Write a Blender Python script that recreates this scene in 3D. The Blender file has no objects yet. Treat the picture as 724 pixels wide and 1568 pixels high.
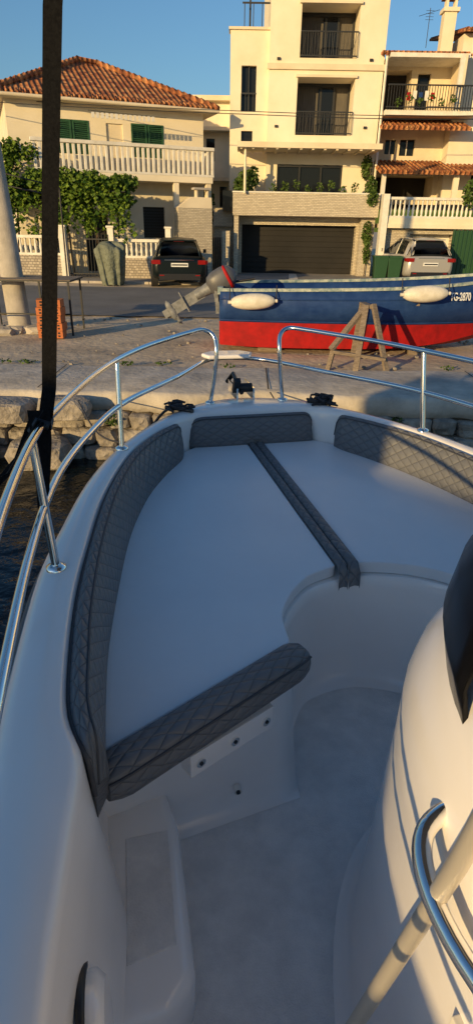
import bpy, bmesh, math, random
import mathutils
from mathutils import Vector, Matrix
random.seed(7)
D=bpy.data
COL=bpy.context.scene.collection
# ---------------------------------------------------------------- materials
def mat(name,c1,c2=None,rough=.6,scale=6.0,metal=0.0,bump=0.0,bscale=None,spec=.5,coat=0.0,detail=6.0,bdist=.01,stretch=None,lo=.35,hi=.65):
    m=D.materials.new(name);m.use_nodes=True;nt=m.node_tree;n=nt.nodes;l=nt.links
    b=n["Principled BSDF"];b.inputs["Roughness"].default_value=rough;b.inputs["Metallic"].default_value=metal
    b.inputs["Specular IOR Level"].default_value=spec
    b.inputs["Coat Weight"].default_value=coat
    b.inputs["Base Color"].default_value=(*c1,1)
    tc=n.new("ShaderNodeTexCoord");src=tc.outputs["Object"]
    if stretch:
        mp=n.new("ShaderNodeMapping");mp.inputs["Scale"].default_value=stretch;l.new(src,mp.inputs[0]);src=mp.outputs[0]
    if c2:
        t=n.new("ShaderNodeTexNoise");t.inputs["Scale"].default_value=scale;t.inputs["Detail"].default_value=detail
        t.inputs["Roughness"].default_value=.65
        l.new(src,t.inputs["Vector"])
        r=n.new("ShaderNodeValToRGB");r.color_ramp.elements[0].position=lo;r.color_ramp.elements[1].position=hi
        r.color_ramp.elements[0].color=(*c1,1);r.color_ramp.elements[1].color=(*c2,1)
        l.new(t.outputs["Fac"],r.inputs[0]);l.new(r.outputs[0],b.inputs["Base Color"])
    if bump:
        t2=n.new("ShaderNodeTexNoise");t2.inputs["Scale"].default_value=bscale or scale*4;t2.inputs["Detail"].default_value=5
        l.new(src,t2.inputs["Vector"])
        bp=n.new("ShaderNodeBump");bp.inputs["Strength"].default_value=bump;bp.inputs["Distance"].default_value=bdist
        l.new(t2.outputs["Fac"],bp.inputs["Height"]);l.new(bp.outputs[0],b.inputs["Normal"])
    return m
def quilt_mat(name,c,dark,k=14.0):
    m=D.materials.new(name);m.use_nodes=True;nt=m.node_tree;n=nt.nodes;l=nt.links
    b=n["Principled BSDF"];b.inputs["Roughness"].default_value=.48
    uv=n.new("ShaderNodeUVMap");sp=n.new("ShaderNodeSeparateXYZ");l.new(uv.outputs[0],sp.inputs[0])
    outs=[]
    for sgn in (1,-1):
        mu=n.new("ShaderNodeMath");mu.operation='MULTIPLY_ADD';mu.inputs[1].default_value=sgn*1.6
        l.new(sp.outputs["Y"],mu.inputs[0]);l.new(sp.outputs["X"],mu.inputs[2])
        s=n.new("ShaderNodeMath");s.operation='MULTIPLY';s.inputs[1].default_value=k*math.pi;l.new(mu.outputs[0],s.inputs[0])
        q=n.new("ShaderNodeMath");q.operation='SINE';l.new(s.outputs[0],q.inputs[0])
        a=n.new("ShaderNodeMath");a.operation='ABSOLUTE';l.new(q.outputs[0],a.inputs[0]);outs.append(a)
    mn=n.new("ShaderNodeMath");mn.operation='MINIMUM';l.new(outs[0].outputs[0],mn.inputs[0]);l.new(outs[1].outputs[0],mn.inputs[1])
    pw=n.new("ShaderNodeMath");pw.operation='POWER';pw.inputs[1].default_value=.42;l.new(mn.outputs[0],pw.inputs[0])
    r=n.new("ShaderNodeValToRGB");r.color_ramp.elements[0].color=(*dark,1);r.color_ramp.elements[1].color=(*c,1);r.color_ramp.elements[1].position=.38
    l.new(pw.outputs[0],r.inputs[0]);l.new(r.outputs[0],b.inputs["Base Color"])
    bp=n.new("ShaderNodeBump");bp.inputs["Strength"].default_value=.7;bp.inputs["Distance"].default_value=.008
    l.new(pw.outputs[0],bp.inputs["Height"]);l.new(bp.outputs[0],b.inputs["Normal"])
    return m
def tile_mat(name):
    m=D.materials.new(name);m.use_nodes=True;nt=m.node_tree;n=nt.nodes;l=nt.links
    b=n["Principled BSDF"];b.inputs["Roughness"].default_value=.85
    tc=n.new("ShaderNodeTexCoord")
    w=n.new("ShaderNodeTexWave");w.bands_direction='X';w.inputs["Scale"].default_value=1.6;w.inputs["Distortion"].default_value=.3
    w2=n.new("ShaderNodeTexWave");w2.bands_direction='Y';w2.wave_profile='SAW';w2.inputs["Scale"].default_value=1.0;w2.inputs["Distortion"].default_value=.4
    for x in (w,w2): l.new(tc.outputs["Object"],x.inputs["Vector"])
    t=n.new("ShaderNodeTexVoronoi");t.inputs["Scale"].default_value=5;l.new(tc.outputs["Object"],t.inputs["Vector"])
    r=n.new("ShaderNodeValToRGB");e=r.color_ramp.elements
    e[0].color=(.20,.06,.025,1);e[1].color=(.62,.30,.12,1)
    e2=r.color_ramp.elements.new(.5);e2.color=(.46,.16,.055,1)
    sp=n.new("ShaderNodeSeparateColor");l.new(t.outputs["Color"],sp.inputs[0]);l.new(sp.outputs[0],r.inputs[0])
    mx=n.new("ShaderNodeMix");mx.data_type='RGBA';mx.blend_type='MULTIPLY';mx.inputs[0].default_value=.5
    l.new(r.outputs[0],mx.inputs[6]);l.new(w.outputs["Color"],mx.inputs[7]);l.new(mx.outputs[2],b.inputs["Base Color"])
    ad=n.new("ShaderNodeMath");ad.operation='ADD';l.new(w.outputs["Fac"],ad.inputs[0]);l.new(w2.outputs["Fac"],ad.inputs[1])
    bp=n.new("ShaderNodeBump");bp.inputs["Strength"].default_value=1;bp.inputs["Distance"].default_value=.06
    l.new(ad.outputs[0],bp.inputs["Height"]);l.new(bp.outputs[0],b.inputs["Normal"])
    return m
def brick_mat(name,c1,c2,mortar,sc,bw=.5,rh=.25,bump=.6,ms=.02):
    m=D.materials.new(name);m.use_nodes=True;nt=m.node_tree;n=nt.nodes;l=nt.links
    b=n["Principled BSDF"];b.inputs["Roughness"].default_value=.85
    tc=n.new("ShaderNodeTexCoord");mp=n.new("ShaderNodeMapping");mp.inputs["Rotation"].default_value=(math.radians(-90),0,0)
    l.new(tc.outputs["Object"],mp.inputs[0])
    nz=n.new("ShaderNodeTexNoise");nz.inputs["Scale"].default_value=3;l.new(mp.outputs[0],nz.inputs["Vector"])
    mv=n.new("ShaderNodeMix");mv.data_type='VECTOR';mv.inputs[0].default_value=.04;l.new(mp.outputs[0],mv.inputs[4]);l.new(nz.outputs["Color"],mv.inputs[5])
    t=n.new("ShaderNodeTexBrick");t.inputs["Scale"].default_value=sc;t.inputs["Color1"].default_value=(*c1,1);t.inputs["Color2"].default_value=(*c2,1)
    t.inputs["Mortar"].default_value=(*mortar,1);t.inputs["Brick Width"].default_value=bw;t.inputs["Row Height"].default_value=rh;t.inputs["Mortar Size"].default_value=ms
    l.new(mv.outputs[1],t.inputs["Vector"])
    l.new(t.outputs["Color"],b.inputs["Base Color"])
    bp=n.new("ShaderNodeBump");bp.inputs["Strength"].default_value=bump;bp.inputs["Distance"].default_value=.02;bp.invert=True
    l.new(t.outputs["Fac"],bp.inputs["Height"]);l.new(bp.outputs[0],b.inputs["Normal"])
    return m
def leaf_mat(name,a,b2):
    m=D.materials.new(name);m.use_nodes=True;nt=m.node_tree;n=nt.nodes;l=nt.links
    b=n["Principled BSDF"];b.inputs["Roughness"].default_value=.6;b.inputs["Specular IOR Level"].default_value=.25
    g=n.new("ShaderNodeNewGeometry");r=n.new("ShaderNodeValToRGB");r.color_ramp.elements[0].color=(*a,1);r.color_ramp.elements[1].color=(*b2,1)
    l.new(g.outputs["Random Per Island"],r.inputs[0]);l.new(r.outputs[0],b.inputs["Base Color"])
    return m
def glassy(name,c=(.012,.014,.017),rough=.06,spec=.2):
    return mat(name,c,None,rough=rough,spec=spec)

GEL=mat("gelcoat",(.90,.865,.84),(.865,.825,.80),rough=.2,scale=1.5,coat=.4,bump=.06,bscale=60,bdist=.002)
NONSKID=mat("nonskid_deck",(.87,.83,.80),(.71,.68,.66),rough=.7,scale=11,bump=.7,bscale=240,bdist=.004,detail=12)
VINYL=mat("vinyl_cushion",(.80,.80,.81),(.75,.755,.775),rough=.36,scale=2.2,bump=.25,bscale=3.2,bdist=.015)
QUILT=quilt_mat("quilted_vinyl",(.15,.152,.16),(.055,.058,.065))
PIPING=mat("piping",(.05,.052,.06),rough=.5)
STEEL=mat("polished_steel",(.86,.84,.80),rough=.10,metal=1.0)
BLACK=mat("black_plastic",(.015,.015,.017),rough=.45)
WEB=mat("black_webbing",(.003,.003,.004),(.009,.009,.010),rough=.9,scale=120,bump=.5,bscale=150,bdist=.002,spec=.15)
RUB=mat("rubber_rail",(.09,.09,.10),rough=.5)
SHIELD=glassy("tinted_acrylic",(.004,.004,.005),.25,.12)
STUCCO=mat("white_stucco",(.84,.745,.57),(.75,.655,.47),rough=.9,scale=.8,bump=.3,bscale=40,detail=9)
STUCCO2=mat("cream_stucco",(.78,.67,.48),(.66,.55,.38),rough=.9,scale=.9,bump=.3,bscale=35,detail=9)
STUCCO3=mat("grey_stucco",(.42,.39,.35),(.36,.33,.30),rough=.9,scale=1.5,bump=.3,bscale=35)
WHITEP=mat("white_paint",(.80,.76,.67),(.66,.61,.51),rough=.6,scale=4)
CONC=mat("concrete",(.56,.50,.42),(.34,.305,.26),rough=.9,scale=2.4,bump=.6,bscale=14,bdist=.02,detail=12)
CONCP=mat("pole_concrete",(.46,.42,.37),(.35,.32,.28),rough=.9,scale=5,bump=.5,bscale=40)
ASPH=mat("asphalt",(.19,.182,.172),(.13,.125,.118),rough=.9,scale=.6,bump=.25,bscale=50,bdist=.01,detail=12)
DRIVE=mat("driveway_concrete",(.32,.295,.26),(.21,.195,.17),rough=.9,scale=1.1,bump=.2,bscale=30)
GROUND=mat("quay_ground",(.62,.50,.35),(.34,.275,.20),rough=.95,scale=1.2,bump=.5,bscale=10,bdist=.035,detail=12,lo=.38,hi=.66)
STONE=mat("quay_stone",(.42,.37,.31),(.17,.15,.13),rough=.95,scale=5,bump=1,bscale=14,bdist=.04)
TILE=tile_mat("terracotta_tiles")
CLAD=brick_mat("limestone_cladding",(.64,.56,.42),(.50,.43,.32),(.34,.29,.23),4.2,.55,.22,bump=.9)
RUBBLE=brick_mat("rubble_stone",(.52,.45,.35),(.34,.29,.22),(.20,.17,.14),4.2,.5,.34,ms=.035)
GREENSH=mat("green_shutter",(.025,.10,.04),(.02,.075,.03),rough=.6,scale=4)
GLASS=glassy("window_glass")
DARKIN=mat("dark_interior",(.03,.027,.024),rough=.9)
GARAGE=mat("garage_door",(.035,.033,.031),(.026,.025,.024),rough=.8,scale=.7,spec=.1)
IRON=mat("black_iron",(.02,.02,.02),rough=.5)
CURT=mat("grey_curtain",(.14,.125,.105),(.07,.063,.055),rough=.9,scale=5,stretch=(6,6,.3))
LEAF=leaf_mat("vine_leaves",(.03,.075,.008),(.14,.21,.02))
LEAF2=leaf_mat("shrub_leaves",(.03,.06,.01),(.09,.14,.025))
BARK=mat("bark",(.12,.085,.06),(.07,.05,.035),rough=.9,scale=9,bump=.6)
BLUEP=mat("blue_boat_paint",(.008,.034,.14),(.022,.06,.19),rough=.5,scale=5,bump=.3,bscale=14,detail=10,spec=.3)
REDP=mat("red_antifouling",(.42,.009,.009),(.25,.008,.008),rough=.65,scale=5,bump=.3,bscale=14,detail=10,spec=.25)
WOOD=mat("weathered_wood",(.28,.22,.16),(.15,.115,.085),rough=.9,scale=6,bump=.5,stretch=(1,8,8))
GUNW=mat("weathered_gunwale",(.52,.54,.46),(.14,.22,.24),rough=.8,scale=11)
FENDER=mat("fender_vinyl",(.78,.73,.62),(.62,.57,.46),rough=.5,scale=9)
BRICKO=mat("hollow_brick",(.55,.17,.055),(.42,.13,.045),rough=.9,scale=10,bump=.3)
CARBLK=mat("black_car_paint",(.004,.008,.009),rough=.35,coat=.2,spec=.3)
CARSIL=mat("silver_car_paint",(.44,.42,.39),rough=.3,metal=.3,coat=.5)
TAILR=mat("tail_light",(.25,.008,.006),rough=.2)
PLATE=mat("number_plate",(.75,.75,.72),rough=.5)
TYRE=mat("tyre",(.02,.02,.02),rough=.9)
TARP=mat("tarp",(.20,.22,.165),(.12,.135,.10),rough=.7,scale=3,bump=1,bscale=7,bdist=.08)
BINGR=mat("green_bin",(.02,.07,.025),rough=.5)
ENGGREY=mat("engine_grey",(.12,.12,.13),(.08,.08,.085),rough=.45,scale=6)
ALU=mat("cast_aluminium",(.24,.245,.25),(.11,.115,.12),rough=.6,metal=.1,scale=12)
ROPE=mat("rope",(.02,.02,.025),(.05,.05,.06),rough=.9,scale=60)
JOINT=mat("joint_shadow_gap",(.05,.045,.04),rough=1)

# ---------------------------------------------------------------- mesh builder
class MB:
    def __init__(s,name): s.name=name;s.v=[];s.f=[];s.m=[];s.mats=[];s.sm=[];s.uv=[]
    def mi(s,m):
        if m not in s.mats: s.mats.append(m)
        return s.mats.index(m)
    def add(s,vs,fs,m,smooth=False,uvs=None):
        o=len(s.v);s.v+=[tuple(v) for v in vs];k=s.mi(m)
        for i,f in enumerate(fs):
            s.f.append([o+j for j in f]);s.m.append(k);s.sm.append(smooth);s.uv.append(uvs[i] if uvs else None)
    def quad(s,a,b,c,d,m): s.add([a,b,c,d],[(0,1,2,3)],m)
    def box(s,x0,x1,y0,y1,z0,z1,m,M=None):
        vs=[(x,y,z) for z in (z0,z1) for y in (y0,y1) for x in (x0,x1)]
        if M: vs=[M@Vector(v) for v in vs]
        s.add(vs,[(0,2,3,1),(4,5,7,6),(0,1,5,4),(2,6,7,3),(0,4,6,2),(1,3,7,5)],m)
    def plank(s,p0,p1,w,h,m,up=(0,0,1)):
        p0=Vector(p0);p1=Vector(p1);d=(p1-p0);L=d.length;d.normalize();u=Vector(up)
        if abs(d.dot(u))>.98:u=Vector((0,1,0))
        x=d.cross(u).normalized();z=x.cross(d)
        M=Matrix((x,d,z)).transposed().to_4x4();M.translation=p0
        s.box(-w/2,w/2,0,L,-h/2,h/2,m,M)
    def loft(s,rings,m,closed=True,cap=False,smooth=True,uv=None):
        n=len(rings[0]);vs=[p for r in rings for p in r];fs=[];us=[] if uv else None
        for i in range(len(rings)-1):
            for j in range(n if closed else n-1):
                k=(j+1)%n
                fs.append((i*n+j,i*n+k,(i+1)*n+k,(i+1)*n+j))
                if uv:
                    U=uv[0];V=uv[1];us.append([(U[i],V[j]),(U[i],V[j+1]),(U[i+1],V[j+1]),(U[i+1],V[j])])
        s.add(vs,fs,m,smooth,us)
        if cap:
            s.add(rings[0],[tuple(reversed(range(n)))],m);s.add(rings[-1],[tuple(range(n))],m)
    def tube(s,pts,r,m,n=10,cap=True):
        pts=[Vector(p) for p in pts];rs=r if isinstance(r,(list,tuple)) else [r]*len(pts)
        rings=[];px=None
        for i,p in enumerate(pts):
            d=(pts[min(i+1,len(pts)-1)]-pts[max(i-1,0)])
            if d.length<1e-9:d=Vector((0,0,1))
            d.normalize()
            if px is None:
                a=Vector((0,0,1)) if abs(d.z)<.9 else Vector((1,0,0));px=d.cross(a).normalized()
            px=(px-d*px.dot(d)).normalized();py=d.cross(px)
            rings.append([p+(px*math.cos(t)+py*math.sin(t))*rs[i] for t in [2*math.pi*k/n for k in range(n)]])
        s.loft(rings,m,True,cap,True)
    def done(s,parent=None,bevel=0,seg=2,sub=0,fixn=True,loc=None,rot=None):
        me=D.meshes.new(s.name);me.from_pydata(s.v,[],s.f)
        for m in s.mats: me.materials.append(m)
        for p,k,sm in zip(me.polygons,s.m,s.sm): p.material_index=k;p.use_smooth=sm
        if any(s.uv):
            ul=me.uv_layers.new(name="UVMap")
            for p,u in zip(me.polygons,s.uv):
                if u:
                    for li,c in zip(p.loop_indices,u): ul.data[li].uv=c
        if fixn:
            bm=bmesh.new();bm.from_mesh(me);bmesh.ops.recalc_face_normals(bm,faces=bm.faces);bm.to_mesh(me);bm.free()
        o=D.objects.new(s.name,me);COL.objects.link(o)
        if parent:o.parent=parent
        if loc:o.location=loc
        if rot:o.rotation_euler=rot
        if bevel:
            b=o.modifiers.new("b","BEVEL");b.width=bevel;b.segments=seg;b.limit_method='ANGLE';b.angle_limit=math.radians(35)
        if sub:
            b=o.modifiers.new("s","SUBSURF");b.levels=sub;b.render_levels=sub
        return o
def empty(name,loc=(0,0,0),rz=0):
    e=D.objects.new(name,None);COL.objects.link(e);e.location=loc;e.rotation_euler=(0,0,rz);e.empty_display_size=.2;return e
def cr(P,n):
    out=[];N=len(P)
    for i in range(N-1):
        p0=P[max(i-1,0)];p1=P[i];p2=P[i+1];p3=P[min(i+2,N-1)]
        for k in range(n):
            t=k/n
            out.append(tuple(.5*((2*b)+(-a+c)*t+(2*a-5*b+4*c-d)*t*t+(-a+3*b-3*c+d)*t**3) for a,b,c,d in zip(p0,p1,p2,p3)))
    out.append(tuple(P[-1]));return out
def wall(B,x0,x1,z0,z1,y,ops,m,depth=.25,back=GLASS):
    xs=sorted({x0,x1,*[o[0] for o in ops],*[o[1] for o in ops]});zs=sorted({z0,z1,*[o[2] for o in ops],*[o[3] for o in ops]})
    for i in range(len(xs)-1):
        for j in range(len(zs)-1):
            cx=(xs[i]+xs[i+1])/2;cz=(zs[j]+zs[j+1])/2
            if any(o[0]<cx<o[1] and o[2]<cz<o[3] for o in ops): continue
            B.quad((xs[i],y,zs[j]),(xs[i+1],y,zs[j]),(xs[i+1],y,zs[j+1]),(xs[i],y,zs[j+1]),m)
    for o in ops:
        a,b,c,d=o[:4];dp=o[4] if len(o)>4 else depth;bk=o[5] if len(o)>5 else back
        y2=y+dp
        B.quad((a,y,c),(a,y2,c),(a,y2,d),(a,y,d),m);B.quad((b,y,c),(b,y2,c),(b,y2,d),(b,y,d),m)
        B.quad((a,y,c),(b,y,c),(b,y2,c),(a,y2,c),m);B.quad((a,y,d),(b,y,d),(b,y2,d),(a,y2,d),m)
        B.quad((a,y2,c),(b,y2,c),(b,y2,d),(a,y2,d),bk)
def body(B,x0,x1,y0,y1,z0,z1,m):
    B.quad((x0,y0,z0),(x0,y1,z0),(x0,y1,z1),(x0,y0,z1),m);B.quad((x1,y0,z0),(x1,y1,z0),(x1,y1,z1),(x1,y0,z1),m)
    B.quad((x0,y1,z0),(x1,y1,z0),(x1,y1,z1),(x0,y1,z1),m);B.quad((x0,y0,z1),(x1,y0,z1),(x1,y1,z1),(x0,y1,z1),m)
def leaves(name,vols,n,size,m,parent=None,stems=None):
    B=MB(name)
    tot=sum(v[3]*v[4]*v[5] for v in vols)
    for v in vols:
        k=int(n*v[3]*v[4]*v[5]/tot)
        for _ in range(k):
            while True:
                a=Vector((random.uniform(-1,1),random.uniform(-1,1),random.uniform(-1,1)))
                if .35<a.length<1 or (a.length<1 and random.random()<.3): break
            p=Vector((v[0]+a.x*v[3],v[1]+a.y*v[4],v[2]+a.z*v[5]))
            s=size*random.uniform(.5,1.3)
            q=Vector((random.gauss(0,1),random.gauss(-.6,1),random.gauss(.3,1))).normalized().to_track_quat('Z','Y')
            pts=[(-.5,0,0),(0,-.45,.1),(.55,0,0),(0,.45,.1)]
            B.add([p+q@(Vector(t)*s) for t in pts],[(0,1,2,3)],m)
    if stems:
        for a,b,r in stems: B.tube([a,((a[0]+b[0])/2+.05,(a[1]+b[1])/2,(a[2]+b[2])/2),b],[r,r*.8,r*.5],BARK,6)
    return B.done(parent,fixn=False)

# ================================================================ MOTORBOAT
boat=empty("motorboat",(.809,.189,0),math.atan2(.228,.973))
P=[(-2.4,1.08,-2.4,.96),(-1.2,1.12,-1.2,.985),(0,1.125,0,.985),(.45,1.125,.45,.97),(.70,1.12,.70,.945),(.90,1.115,.88,.93),
(1.11,1.11,1.05,.965),(1.6,1.075,1.44,.955),(1.9,1.02,1.78,.915),(2.3,.93,2.15,.855),(2.66,.80,2.58,.735),(2.98,.63,2.85,.60),(3.2,.47,3.0,.49),
(3.38,.30,3.14,.34),(3.47,.14,3.17,.15),(3.50,0,3.175,0)]
port=cr([(a,-b,c,-d) for a,b,c,d in P],5)
full=port+[(a,-b,c,-d) for a,b,c,d in reversed(port[:-1])]
def sec(q):
    uo,vo,ui,vi=q
    def L(t,z): return (vo+(vi-vo)*t,uo+(ui-uo)*t,z)
    ul=uo if uo<1.5 else 1.5+(uo-1.5)*.72
    return [(vo*.80,ul,-.95),(vo*.93,(uo+ul)/2,0),(vo*.985,uo,.66),(vo,uo,.72),(vo,uo,.80),L(.03,.825),L(.10,.845),L(.3,.858),L(.6,.862),L(.86,.858),L(.96,.848),L(1,.83),
            (vi*.985,ui-(.01 if ui>2.8 else 0),.66),(vi*.96,ui,.45),(vi*.94,ui,.24),(vi*.91,ui,.15),(vi*.86,ui,.121)]
B=MB("hull_and_gunwale");B.loft([sec(q) for q in full],GEL,closed=False);B.done(boat)
B=MB("rub_rail");B.tube([(q[1]*1.01,q[0]+(.01 if q[0]>3 else 0),.755) for q in full],.022,RUB,8);B.done(boat)
B=MB("transom");B.box(-1.05,1.05,-2.46,-2.38,-.9,.8,GEL);B.done(boat)
B=MB("cockpit_floor");B.box(-.98,.98,-2.38,1.8,.06,.12,NONSKID);B.done(boat)
inner=[(q[2],q[3]) for q in full if q[2]>=1.04]
nich=cr([(1.34,.42),(1.40,.41),(1.47,.395),(1.58,.34),(1.66,.23),(1.705,.10),(1.715,.02),(1.70,-.07),(1.66,-.17),(1.57,-.26),(1.47,-.32),(1.40,-.335),(1.34,-.34)],3)
nlow=cr([(1.30,.38),(1.40,.375),(1.49,.36),(1.60,.31),(1.68,.22),(1.735,.10),(1.745,.02),(1.735,-.06),(1.70,-.16),(1.60,-.235),(1.49,-.285),(1.40,-.305),(1.30,-.31)],3)
zt=.625
B=MB("bow_locker")
top=[(1.02,.96)]+[(1.34,.42)]+nich[1:-1]+[(1.34,-.34),(1.02,-.96)]
low=[(1.20,.93)]+[(1.30,.38)]+nlow[1:-1]+[(1.30,-.31),(1.20,-.93)]
def lerp2(a,b,t): return (a[0]+(b[0]-a[0])*t,a[1]+(b[1]-a[1])*t)
rings=[]
for t,z,off in ((0,zt,.012),(0,zt-.012,0),(.1,zt-.05,0),(.5,.38,0),(.92,.21,0),(.97,.16,-.012),(.99,.133,-.03),(1,.121,-.065)):
    rings.append([ (lambda p:(p[1],p[0]+off,z))(lerp2(a,b,t)) for a,b in zip(top,low)])
def densify(r,k=8):
    out=[]
    for i in range(len(r)-1):
        a,b=Vector(r[i]),Vector(r[i+1]);m_=k if i in (0,len(r)-2) else 1
        for j in range(m_): out.append(tuple(a.lerp(b,j/m_)))
    out.append(r[-1]);return out
rings=[densify(r) for r in rings]
B.loft(rings,GEL,closed=False)
poly=[(v,u,zt) for u,v in inner]+[(x,y,zt) for x,y,z in rings[0]]
B.add(poly,[tuple(range(len(poly)))],GEL);B.done(boat,fixn=False)
def slab(name,pts,z0,z1,m,bev,parent,sub=0):
    bm=bmesh.new();vs=[bm.verts.new((x,y,z0)) for x,y in pts];f=bm.faces.new(vs)
    r=bmesh.ops.extrude_face_region(bm,geom=[f]);
    for e in r['geom']:
        if isinstance(e,bmesh.types.BMVert): e.co.z=z1
    bmesh.ops.recalc_face_normals(bm,faces=bm.faces)
    me=D.meshes.new(name);bm.to_mesh(me);bm.free();me.materials.append(m)
    o=D.objects.new(name,me);COL.objects.link(o);o.parent=parent
    if bev:
        b=o.modifiers.new("b","BEVEL");b.width=bev;b.segments=4;b.limit_method='ANGLE';b.angle_limit=math.radians(40)
        for p in me.polygons:p.use_smooth=True
        w=o.modifiers.new("w","WEIGHTED_NORMAL")
    return o
inn=[(q[2]-.03,q[3]*.975) for q in full if q[2]>=1.04]
npad=[(u+.028,v) for u,v in nich]
pp=[(v,u) for u,v in inn if v<-.045]+[(-.045,3.12)]+[(-.045,1.74)]+[(v,u) for u,v in npad if v<-.06]+[(-.345,1.345),(-.93,1.03)]
sp=[(v,u) for u,v in inn if v>.045][::-1]+[(.045,3.12)]+[(.045,1.74)]+[(v,u) for u,v in npad[::-1] if v>.06]+[(.425,1.345),(.93,1.03)]
slab("port_sun_pad",pp,zt+.002,.675,VINYL,.014,boat)
slab("starboard_sun_pad",sp,zt+.002,.675,VINYL,.014,boat)
B=MB("centre_strip")
for a,b in ((-.040,-.004),(.0,.044)):
    prof=[(1.70,.60),(1.705,.665),(1.73,.688)]+[(1.73+(3.10-1.73)*i/12,.688) for i in range(1,13)]
    rr=[];U=[]
    acc=0
    for i,(u,z) in enumerate(prof):
        if i: acc+=math.hypot(u-prof[i-1][0],z-prof[i-1][1])
        U.append(acc);rr.append([(a,u,z-.015),(a+.004,u,z-.002),((a+b)/2,u,z+.002),(b-.004,u,z-.002),(b,u,z-.015)])
    B.loft(rr,QUILT,closed=False,uv=(U,[0,.006,.02,.034,.04]))
B.done(boat)
def bolster(name,outl,inl,zt_,zb,n,thick=.045):
    O=cr(outl,n);I=cr(inl,n);N=len(O);rings=[];U=[];acc=0
    for i,(o,q) in enumerate(zip(O,I)):
        o=Vector((o[1],o[0],0));q=Vector((q[1],q[0],0));d=(q-o);d.normalize() if d.length>1e-6 else None
        e=min(i,N-1-i)/ (n*.8);sc=1 if e>=1 else math.sqrt(max(0,1-(1-e)**2))*.55+.45
        h=zb+(zt_-zb)*sc
        top=o+d*thick*sc
        W=(q-top)
        pts=[o+Vector((0,0,zb)),o+Vector((0,0,h-.02)),o+d*.012+Vector((0,0,h-.003)),o+d*thick*.6*sc+Vector((0,0,h+.003)),top+Vector((0,0,h-.01))]
        for t,bul in ((.25,.010),(.5,.014),(.75,.010)):
            z=(h-.01)+(zb+.02-h+.01)*t;pts.append(top+W*t+d*bul+Vector((0,0,z)))
        pts.append(q+Vector((0,0,zb+.02)));pts.append(q-d*.01+Vector((0,0,zb)))
        rings.append(pts)
        if i: acc+=Vector((O[i][0]-O[i-1][0],O[i][1]-O[i-1][1])).length
        U.append(acc)
    B=MB(name);V=[0,.12,.13,.16,.18,.22,.26,.30,.34,.35,.4]
    B.loft(rings,QUILT,closed=True,cap=True,uv=(U,V))
    B.tube([r[1] for r in rings],.006,PIPING,6);B.tube([r[4] for r in rings],.004,PIPING,6)
    return B.done(boat)
lo=[(.885,-.915),(.95,-.945),(1.05,-.962),(1.22,-.962),(1.44,-.952),(1.78,-.912),(2.15,-.852),(2.45,-.775),(2.65,-.705),(2.85,-.60),(2.98,-.50),(3.03,-.45)]
li=[(.96,-.885),(1.0,-.893),(1.08,-.893),(1.22,-.888),(1.42,-.875),(1.72,-.835),(2.08,-.775),(2.35,-.705),(2.55,-.635),(2.75,-.54),(2.90,-.455),(2.98,-.43)]
bolster("port_backrest",lo,li,.855,.655,5)
bolster("starboard_backrest",[(a,-b) for a,b in lo],[(a,-b) for a,b in li],.855,.655,5)
bolster("bow_backrest",[(3.15,-.385),(3.155,-.25),(3.155,0),(3.155,.25),(3.15,.35)],[(3.09,-.38),(3.085,-.25),(3.085,0),(3.085,.25),(3.09,.34)],.835,.665,6,thick=.03)
def edge_bolster(name,a,b,w=.085):
    a=Vector((a[1],a[0],0));b=Vector((b[1],b[0],0));d=(b-a);L=d.length;d.normalize();nrm=Vector((d.y,-d.x,0))
    if nrm.y>0:nrm=-nrm
    rings=[];U=[];N=26
    prof=[(.0,.60),(.0,.69),(.008,.702),(.02,.707),(w-.03,.703),(w-.012,.696),(w,.68),(w+.004,.65),(w,.615),(w-.015,.60)]
    for i in range(N+1):
        s=L*i/N;e=min(i,N-i)/1.5;sc=1 if e>=1 else .75+.25*e
        c=a+d*s;r=[]
        for x,z in prof: r.append(c+nrm*((x-w/2)*sc+w/2)+Vector((0,0,(z-.65)*sc+.65)))
        rings.append(r);U.append(s)
    B=MB(name);B.loft(rings,QUILT,True,True,True,uv=(U,[0,.05,.06,.07,.13,.15,.17,.20,.24,.26,.3]));B.tube([r[6] for r in rings],.004,PIPING,6)
    return B.done(boat)
edge_bolster("port_aft_bolster",(1.335,-.34),(1.01,-.925))
edge_bolster("starboard_aft_bolster",(1.335,.42),(1.01,.925))
B=MB("hinge_plate")
a=Vector((-.44,1.23,.53));b=Vector((-.70,1.10,.53));d=(b-a).normalized();nn=Vector((d.y,-d.x,0));nn=nn if nn.y<0 else -nn
M=Matrix((d,nn,Vector((0,0,1)))).transposed().to_4x4();M.translation=a
B.box(0,.29,-.02,.026,-.04,.038,GEL,M)
for k in (.03,.145,.26):
    p=a+d*k+nn*.026;B.tube([p,p+nn*.006],.014,STEEL,12);B.tube([p+nn*.006,p+nn*.008],.006,BLACK,8)
B.done(boat,bevel=.006)
B=MB("deck_drain")
B.tube([(-.52,1.255,.20),(-.52,1.235,.20)],.012,STEEL,12);B.tube([(-.52,1.236,.20),(-.52,1.232,.20)],.007,BLACK,8);B.done(boat)
B=MB("side_step")
pts=[(-.97,.66),(-.80,.66),(-.735,.72),(-.725,1.10),(-.75,1.26),(-.97,1.26)]
def prism(B,pts,z0,z1,m):
    n=len(pts);vs=[(x,y,z0) for x,y in pts]+[(x,y,z1) for x,y in pts]
    B.add(vs,[tuple(reversed(range(n))),tuple(range(n,2*n))]+[(i,(i+1)%n,(i+1)%n+n,i+n) for i in range(n)],m)
prism(B,pts,.1,.30,GEL);o=B.done(boat,bevel=.035,seg=5)
for p in o.data.polygons:p.use_smooth=True
B=MB("step_tread");prism(B,[(-.885,.77),(-.77,.79),(-.755,1.08),(-.87,1.08)],.295,.303,NONSKID);B.done(boat,bevel=.003)
B=MB("side_locker_door")
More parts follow.
